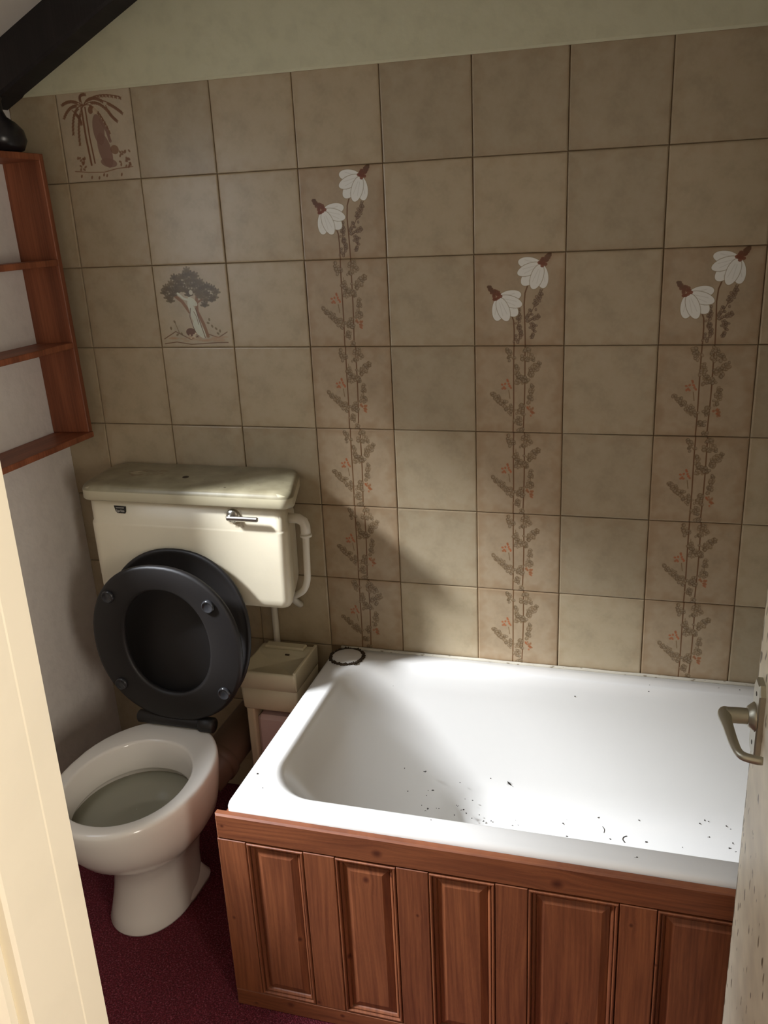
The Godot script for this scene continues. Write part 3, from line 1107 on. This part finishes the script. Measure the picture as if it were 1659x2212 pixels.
func cistern() -> void:
	var t := thing("cistern", "cream low level cistern with chrome lever on the tiled wall above the toilet", "cistern", Vector3(.32, .69, .1))
	var st := begin(true)
	uv_scale = 1.0 / 0.6
	uv_off = Vector2(-.03, 1.0) / 0.6
	var R := []
	for l in [[.040, .690, .012], [.020, .692, .004], [.008, .698, .001], [.002, .708, 0.0], [0.0, .722, 0.0], [-.001, .80, 0.0], [-.0015, .892, 0.0], [-.0005, .896, 0.0], [.0015, .899, 0.0], [.0015, .9605, 0.0]]:
		R.append(taper(rrect(.057 + l[0], .590 - l[0], .006, .206 - l[0], .026, l[1], 6, 4)))
	loft(st, R, true, true)
	part("tank", done(st), M.cistern, t)
	uv_off = Vector2(-.03, 0.0) / 0.6
	var ls := begin(true)
	var L := []
	for l in [[.010, .9595], [.002, .960], [.0, .963], [.0, .983], [.002, .990], [.007, .9955], [.014, .9975], [.030, .9985]]:
		L.append(taper(rrect(.047 + l[0], .616 - l[0], .008 + l[0] * .3, .223 - l[0], .034, l[1], 7, 4)))
	loft(ls, L, true, true)
	var lid := part("cistern_lid", done(ls), M.lid, t)
	uv_scale = 1.0
	uv_off = Vector2.ZERO
	var hs := begin(true)
	lathe(hs, Vector3(.293, .9978, .124), [[.008, 0.0], [.008, .0016], [.005, .0018], [.0, .0012]], Vector3.UP, 18)
	part("plug_hole", done(hs), M.dirt, lid)
	# lever
	var lv := begin(true)
	lathe(lv, Vector3(.454, .934, .204), [[.0175, 0.0], [.0175, .005], [.0145, .010], [.008, .012], [.008, .022], [.0, .023]], Vector3(0, 0, 1), 22)
	var boss := part("lever_boss", done(lv), M.chrome, t)
	var la := begin(false)
	cbox(la, Vector3(.444, .927, .219), Vector3(.526, .9385, .229), .003)
	part("lever_arm", done(la), M.chrome, boss)
	# maker's badge
	var bd := begin(false)
	var front := []
	var back := []
	for p in [[-.0165, .0095], [.0165, .0085], [.0150, -.0060], [.0120, -.0100], [-.0085, -.0095], [-.0130, -.0050]]:
		front.append(Vector3(.149 + p[0], .9345 + p[1], .2065))
		back.append(Vector3(.149 + p[0], .9345 + p[1], .2030))
	front.reverse()
	back.reverse()
	loft(bd, [front, back], true, true)
	var badge := part("badge", done(bd), M.badge, t)
	var tm := TextMesh.new()
	var fnt := SystemFont.new()
	fnt.font_names = PackedStringArray(["Droid Sans"])
	fnt.font_weight = 700
	tm.font = fnt
	tm.text = "Sprite"
	tm.font_size = 16
	tm.pixel_size = 0.00052
	tm.depth = 0.0006
	mesh_node("lettering", tm, M.badge_print, badge, Vector3(.1487, .9310, .2068))
	for i in 8:
		part("print_dash", box(Vector3(.1378 + i * .0029, .9378, .2064), Vector3(.1398 + i * .0029, .9402, .2071), .0001), M.badge_print, badge)

func pipes() -> void:
	var t: Node = get_node("cistern")
	var st := begin(true)
	tube(st, smooth_path([Vector3(.556, .908, .13), Vector3(.590, .905, .13), Vector3(.603, .885, .13), Vector3(.602, .83, .13), Vector3(.600, .775, .13), Vector3(.597, .745, .128), Vector3(.583, .715, .12), Vector3(.555, .690, .10), Vector3(.535, .676, .08), Vector3(.525, .65, .05), Vector3(.524, .62, .012)], 5), .0085, 14)
	var p := part("overflow_pipe", done(st), M.white_plastic, t)
	var el := begin(true)
	tube(el, [Vector3(.560, .908, .13), Vector3(.588, .907, .13), Vector3(.600, .900, .13), Vector3(.604, .888, .13), Vector3(.604, .868, .13)], .0125, 14)
	part("elbow", done(el), M.white_plastic, p)
	var co := begin(true)
	tube(co, [Vector3(.604, .868, .13), Vector3(.604, .862, .13)], .0145, 14)
	part("collar", done(co), M.white_plastic, p)
	var s2 := begin(true)
	tube(s2, [Vector3(.450, .684, .018), Vector3(.450, .5, .018), Vector3(.452, .0, .018)], .0085, 14)
	single("supply_pipe", done(s2), M.white_plastic, "white upright water pipe on the tiles between cistern and sanitary bin", "pipe")
	var sp := thing("soil_pipe", "dull brown plastic soil pipe behind the toilet pan", "pipe", Vector3(.355, .26, .02))
	var tr := begin(true)
	tube(tr, smooth_path([Vector3(.335, .235, .285), Vector3(.348, .25, .262), Vector3(.354, .262, .23), Vector3(.355, .264, .15), Vector3(.355, .262, .004)], 6), .052, 24)
	part("bend", done(tr), M.soil_plastic, sp)
	var tc := begin(true)
	tube(tc, [Vector3(.351, .256, .252), Vector3(.354, .262, .228)], .057, 24)
	part("collar", done(tc), M.soil_plastic, sp)

func bin() -> void:
	var t := thing("sanitary_bin", "cream plastic sanitary bin with pink front squeezed between toilet and bath", "bin", Vector3(.495, 0, .12))
	var x0 := .422
	var x1 := .568
	# body shell with an open front showing the liner
	part("side", box(Vector3(x0, .0, .045), Vector3(x0 + .022, .402, .186), .004), M.cream_plastic, t)
	part("side", box(Vector3(x1 - .022, .0, .045), Vector3(x1, .402, .186), .004), M.cream_plastic, t)
	part("back", box(Vector3(x0 + .022, .0, .040), Vector3(x1 - .022, .402, .052), .002), M.cream_plastic, t)
	part("liner", box(Vector3(x0 + .023, .0, .053), Vector3(x1 - .023, .372, .178), .010), M.pink_liner, t)
	var c := begin(true)
	loft(c, [rrect(x0 - .002, x1 + .002, .036, .190, .008, .400, 4), rrect(x0 - .004, x1 + .003, .034, .192, .008, .404, 4), rrect(x0 - .006, x1 + .004, .032, .196, .008, .462, 4)], true, true)
	part("collar", done(c), M.cream_plastic, t)
	var l := begin(true)
	var L := []
	for r in [[.0, .4635], [.0, .505], [.0015, .509], [.004, .5105]]:
		L.append(rrect(x0 - .006 + r[0], x1 + .004 - r[0], .034 + r[0], .197 - r[0], .007, r[1], 4))
	L.append(rrect(x0 + .001, x1 - .003, .080, .190, .005, .5100, 4))
	L.append(rrect(x0 + .003, x1 - .005, .082, .188, .005, .5050, 4))
	loft(l, L, true, true)
	var lid := part("lid", done(l), M.cream_plastic, t)
	part("hinge_ridge", box(Vector3(x0 + .012, .510, .040), Vector3(x1 - .022, .519, .068), .003), M.cream_plastic, lid)
	part("catch", box(Vector3(.500, .505, .083), Vector3(.512, .5085, .088), .001), M.dirt, lid)
	var rp := begin(false)
	cbox(rp, Vector3(x1 - .004, .4640, .035), Vector3(x1 + .0045, .5170, .195), .002)
	part("lid_cheek", done(rp), M.cream_plastic, lid)

func shelves() -> void:
	var t := thing("wall_shelves", "brown stained open shelf unit fixed to the white eaves wall", "shelf", Vector3(-.121, 1.070, .04))
	t.rotation.z = 0.028
	var d := .112
	var zl := .47
	uv_scale = 1.3
	for s in [[.016, "shelf"], [.250, "shelf"], [.452, "shelf"], [.694, "shelf"]]:
		uv_swap = false
		var st := begin(false)
		cbox(st, Vector3(.001, s[0] - .015, .0175 if s[0] > .1 else 0.0), Vector3(d, s[0], zl - .0175), .0015)
		local_part(s[1], done(st), M.shelf_wood, t)
	uv_swap = false
	for z in [0.0, zl - .017]:
		uv_off = Vector2(z * 0.9 + .2, 0)
		var st := begin(false)
		cbox(st, Vector3(.001, .0165, z), Vector3(d - .002, .694, z + .017), .0015)
		local_part("upright", done(st), M.shelf_wood, t)
	uv_off = Vector2.ZERO
	uv_scale = 1.0

func door_leaf() -> void:
	# leaf stands open along x ~ 1.55, leading edge towards the bath; built along local -z from the hinge
	var hinge := Vector3(1.574, 0, 1.466)
	var lead := Vector3(1.5445, 0, .800)
	var t := thing("door_1", "cream painted door with chipped edge standing open beside the bath", "door", hinge)
	t.set_meta("kind", "structure")
	t.remove_meta("category")
	t.rotation.y = atan2(lead.x - hinge.x, lead.z - hinge.z) - PI
	var w := Vector2(lead.x - hinge.x, lead.z - hinge.z).length()
	# local: leading edge at z = -w, visible face at x = 0, thickness to +x
	var st := begin(false)
	uv_scale = 1.0
	var lo := Vector3(0, .012, -w)
	var hi := Vector3(.036, 1.94, -.002)
	door_box(st, lo, hi, .003, w)
	local_part("leaf", done(st), M.door, t)
	# lever handle on a short plate
	var zc := -w + .048
	var yc := .918
	var pl := begin(false)
	var outl := [[-.021, -.054], [.021, -.054], [.021, .042], [.0, .052], [-.021, .042]]
	outl = [[-.021, -.050], [-.014, -.057], [.014, -.057], [.021, -.050], [.021, .042], [.012, .055], [-.012, .055], [-.021, .042]]
	var r0 := []
	var r1 := []
	var r2 := []
	for p in outl:
		r0.append(Vector3(.0, yc + p[1], zc + p[0]))
		r1.append(Vector3(-.0065, yc + p[1], zc + p[0]))
		r2.append(Vector3(-.0085, yc + p[1] * .96, zc + p[0] * .90))
	loft(pl, [r2, r1, r0], true, true)
	var plate := local_part("handle_plate", done(pl), M.nickel, t)
	var rs := begin(true)
	lathe(rs, Vector3(-.008, yc, zc), [[.021, 0.0], [.020, .002], [.0145, .009], [.0135, .0095]], Vector3(-1, 0, 0), 24)
	local_part("rose", done(rs), M.nickel, plate)
	var gr := begin(true)
	tube(gr, smooth_path([Vector3(-.012, yc, zc), Vector3(-.030, yc, zc), Vector3(-.046, yc, zc + .001)], 4), .0112, 18)
	tube(gr, smooth_path([Vector3(-.043, yc + .001, zc - .010), Vector3(-.047, yc + .001, zc + .004), Vector3(-.046, yc, zc + .03), Vector3(-.043, yc - .001, zc + .072), Vector3(-.038, yc - .002, zc + .092), Vector3(-.027, yc - .001, zc + .101), Vector3(-.013, yc - .001, zc + .104)], 5), [.004, .0070, .0085, .0095, .0098, .0095, .0090, .0084, .0079, .0075, .0072, .0070, .0068, .0066, .0064, .0062, .0060, .0058, .0058, .0058, .0058, .0058, .0058, .0058, .0058, .0058, .0058, .0058, .0058, .0056, .0050], 16)
	local_part("lever", done(gr), M.nickel, plate)
	for dy in [.036, -.040]:
		var sc := begin(true)
		lathe(sc, Vector3(-.0082, yc + dy, zc), [[.0034, 0.0], [.0034, .0006], [.0, .0009]], Vector3(-1, 0, 0), 12)
		local_part("screw", done(sc), M.screw, plate)

func door_box(st: SurfaceTool, lo: Vector3, hi: Vector3, b: float, w: float) -> void:
	var s2 := begin(false)
	cbox(s2, lo, hi, b)
	var arr := s2.commit_to_arrays()
	var vs: PackedVector3Array = arr[Mesh.ARRAY_VERTEX]
	for p in vs:
		st.set_uv(Vector2((p.z + w + p.x) / 0.5, -p.y))
		st.add_vertex(p)

func small_things() -> void:
	# dark glass vase on the top shelf
	var v := begin(true)
	lathe(v, Vector3(-.088, 1.768, .105), [[.034, 0.0], [.047, .006], [.056, .026], [.052, .048], [.036, .066], [.019, .078], [.013, .092], [.0125, .112], [.018, .122], [.015, .123], [.010, .112], [.0, .10]], Vector3.UP, 32)
	single("glass_vase", done(v), M.dark_glass, "small round dark glass vase on the top brown shelf", "vase")
	# blanked tap hole in the bath corner with its ring of dirt
	var t := thing("hole_cover", "round white blanking disc in a dirty ring on the bath corner", "cover", Vector3(.662, .5, .055))
	var dk := begin(true)
	lathe(dk, Vector3(.662, .5006, .055), [[.040, 0.0], [.040, .0022], [.037, .0034], [.0, .0042]], Vector3.UP, 36)
	part("disc", done(dk), M.enamel, t)
	var cr := begin(true)
	var n := 90
	var rr := []
	for i in n + 1:
		var a := TAU * i / n
		var wob: float = 0.0012 + 0.0036 * abs(sin(i * 0.37)) * abs(sin(i * 1.7)) + rng.randf() * .0032
		var rad := .0430 + rng.randf_range(-.0022, .0026)
		var c := Vector3(.662 + cos(a) * rad, .5015, .055 + sin(a) * rad)
		var ring := []
		for k in 6:
			var q := TAU * k / 6
			ring.append(c + Vector3(cos(a) * cos(q), sin(q) * .9, sin(a) * cos(q)) * wob)
		rr.append(ring)
	loft(cr, rr)
	part("dirt_ring", done(cr), M.dirt, t)
	# crumbs of dirt lying in the tub, too small to pick apart
	var sp := begin(false)
	for p in [[0.856, 0.3050, 0.226], [0.896, 0.2695, 0.181], [0.914, 0.2524, 0.232], [0.924, 0.2434, 0.217], [0.915, 0.2517, 0.251], [0.877, 0.2861, 0.286], [0.913, 0.2536, 0.290], [0.926, 0.2422, 0.287], [0.923, 0.2448, 0.299], [0.989, 0.1919, 0.166], [0.980, 0.1942, 0.199], [0.992, 0.1810, 0.195], [1.000, 0.1713, 0.193], [1.014, 0.1585, 0.193], [1.030, 0.1547, 0.172], [1.041, 0.1445, 0.180], [1.061, 0.1409, 0.171], [0.944, 0.2259, 0.260], [0.978, 0.1963, 0.238], [1.047, 0.2195, 0.105], [0.974, 0.2184, 0.137], [1.008, 0.1803, 0.153], [1.117, 0.1399, 0.151], [1.111, 0.1333, 0.166], [1.125, 0.1346, 0.161], [1.241, 0.1512, 0.138], [1.236, 0.1441, 0.145], [1.315, 0.1638, 0.128], [1.411, 0.1694, 0.124], [1.433, 0.1356, 0.159], [1.552, 0.1798, 0.118], [1.563, 0.1867, 0.114], [1.572, 0.1858, 0.114], [1.610, 0.1822, 0.117], [1.621, 0.1761, 0.120], [1.573, 0.1561, 0.134], [1.514, 0.1356, 0.159], [1.621, 0.1427, 0.146], [1.635, 0.1389, 0.153], [1.627, 0.1518, 0.138], [1.347, 0.1325, 0.164], [1.247, 0.1285, 0.171], [0.788, 0.4398, 0.075], [1.419, 0.4884, 0.059], [1.423, 0.4999, 0.050], [1.578, 0.5005, 0.033], [1.623, 0.5005, 0.032], [1.248, 0.4597, 0.067], [0.638, 0.5003, 0.578], [0.666, 0.5004, 0.621], [1.021, 0.5002, 0.643], [1.398, 0.5004, 0.659]]:
		for q in rng.randi_range(1, 3):
			var c := Vector3(p[0], p[1] + .0004, p[2]) + Vector3(rng.randfn(0, .0015), .0, rng.randfn(0, .0012))
			var r := rng.randf_range(.0006, .0015)
			var d := Vector3(rng.randf_range(.6, 1.5), rng.randf_range(.5, .9), rng.randf_range(.6, 1.4)) * r
			cbox(sp, c - d, c + d, r * .5)
	var so := part("dirt_crumbs", done(sp), M.twig, self)
	so.set_meta("kind", "stuff")
	so.set_meta("label", "dark crumbs of dirt scattered in the white bathtub")
	so.set_meta("category", "dirt")
	# larger dead bits
	var fly := thing("dead_insect", "tiny dead long-legged insect on the sloping side of the bathtub", "insect", Vector3(1.096, .213, .108))
	var fb := begin(true)
	tube(fb, [Vector3(1.090, .2185, .1075), Vector3(1.0935, .2150, .1085), Vector3(1.097, .2115, .1085), Vector3(1.099, .2095, .1085)], [.0006, .0022, .0017, .0004], 8)
	part("body", done(fb), M.twig, fly)
	for l in [[1.0935, .215, 1.1005, .217], [1.0945, .214, 1.1055, .2050], [1.0925, .216, 1.0890, .2105]]:
		var lg := begin(true)
		tube(lg, [Vector3(l[0], l[1], .1085), Vector3((l[0] + l[2]) * .5, (l[1] + l[3]) * .5 + .001, .1095), Vector3(l[2], l[3], .1085)], .0003, 5)
		part("leg", done(lg), M.twig, fly)
	var c1 := begin(true)
	tube(c1, smooth_path([Vector3(1.3285, .1490, .1412), Vector3(1.3320, .1462, .1438), Vector3(1.3335, .1432, .1468), Vector3(1.3325, .1400, .1525)], 5), .0007, 6)
	single("curled_fibre", done(c1), M.twig, "short dark curled fibre on the bathtub floor", "fibre")
	var c2 := begin(true)
	tube(c2, smooth_path([Vector3(1.3865, .1402, .1525), Vector3(1.3800, .1382, .1552), Vector3(1.3775, .1358, .1592), Vector3(1.3790, .1338, .1632), Vector3(1.3825, .1325, .1672)], 5), .0011, 6)
	single("curled_leaf_stalk", done(c2), M.twig, "dark hooked leaf stalk lying on the bathtub floor", "stalk")
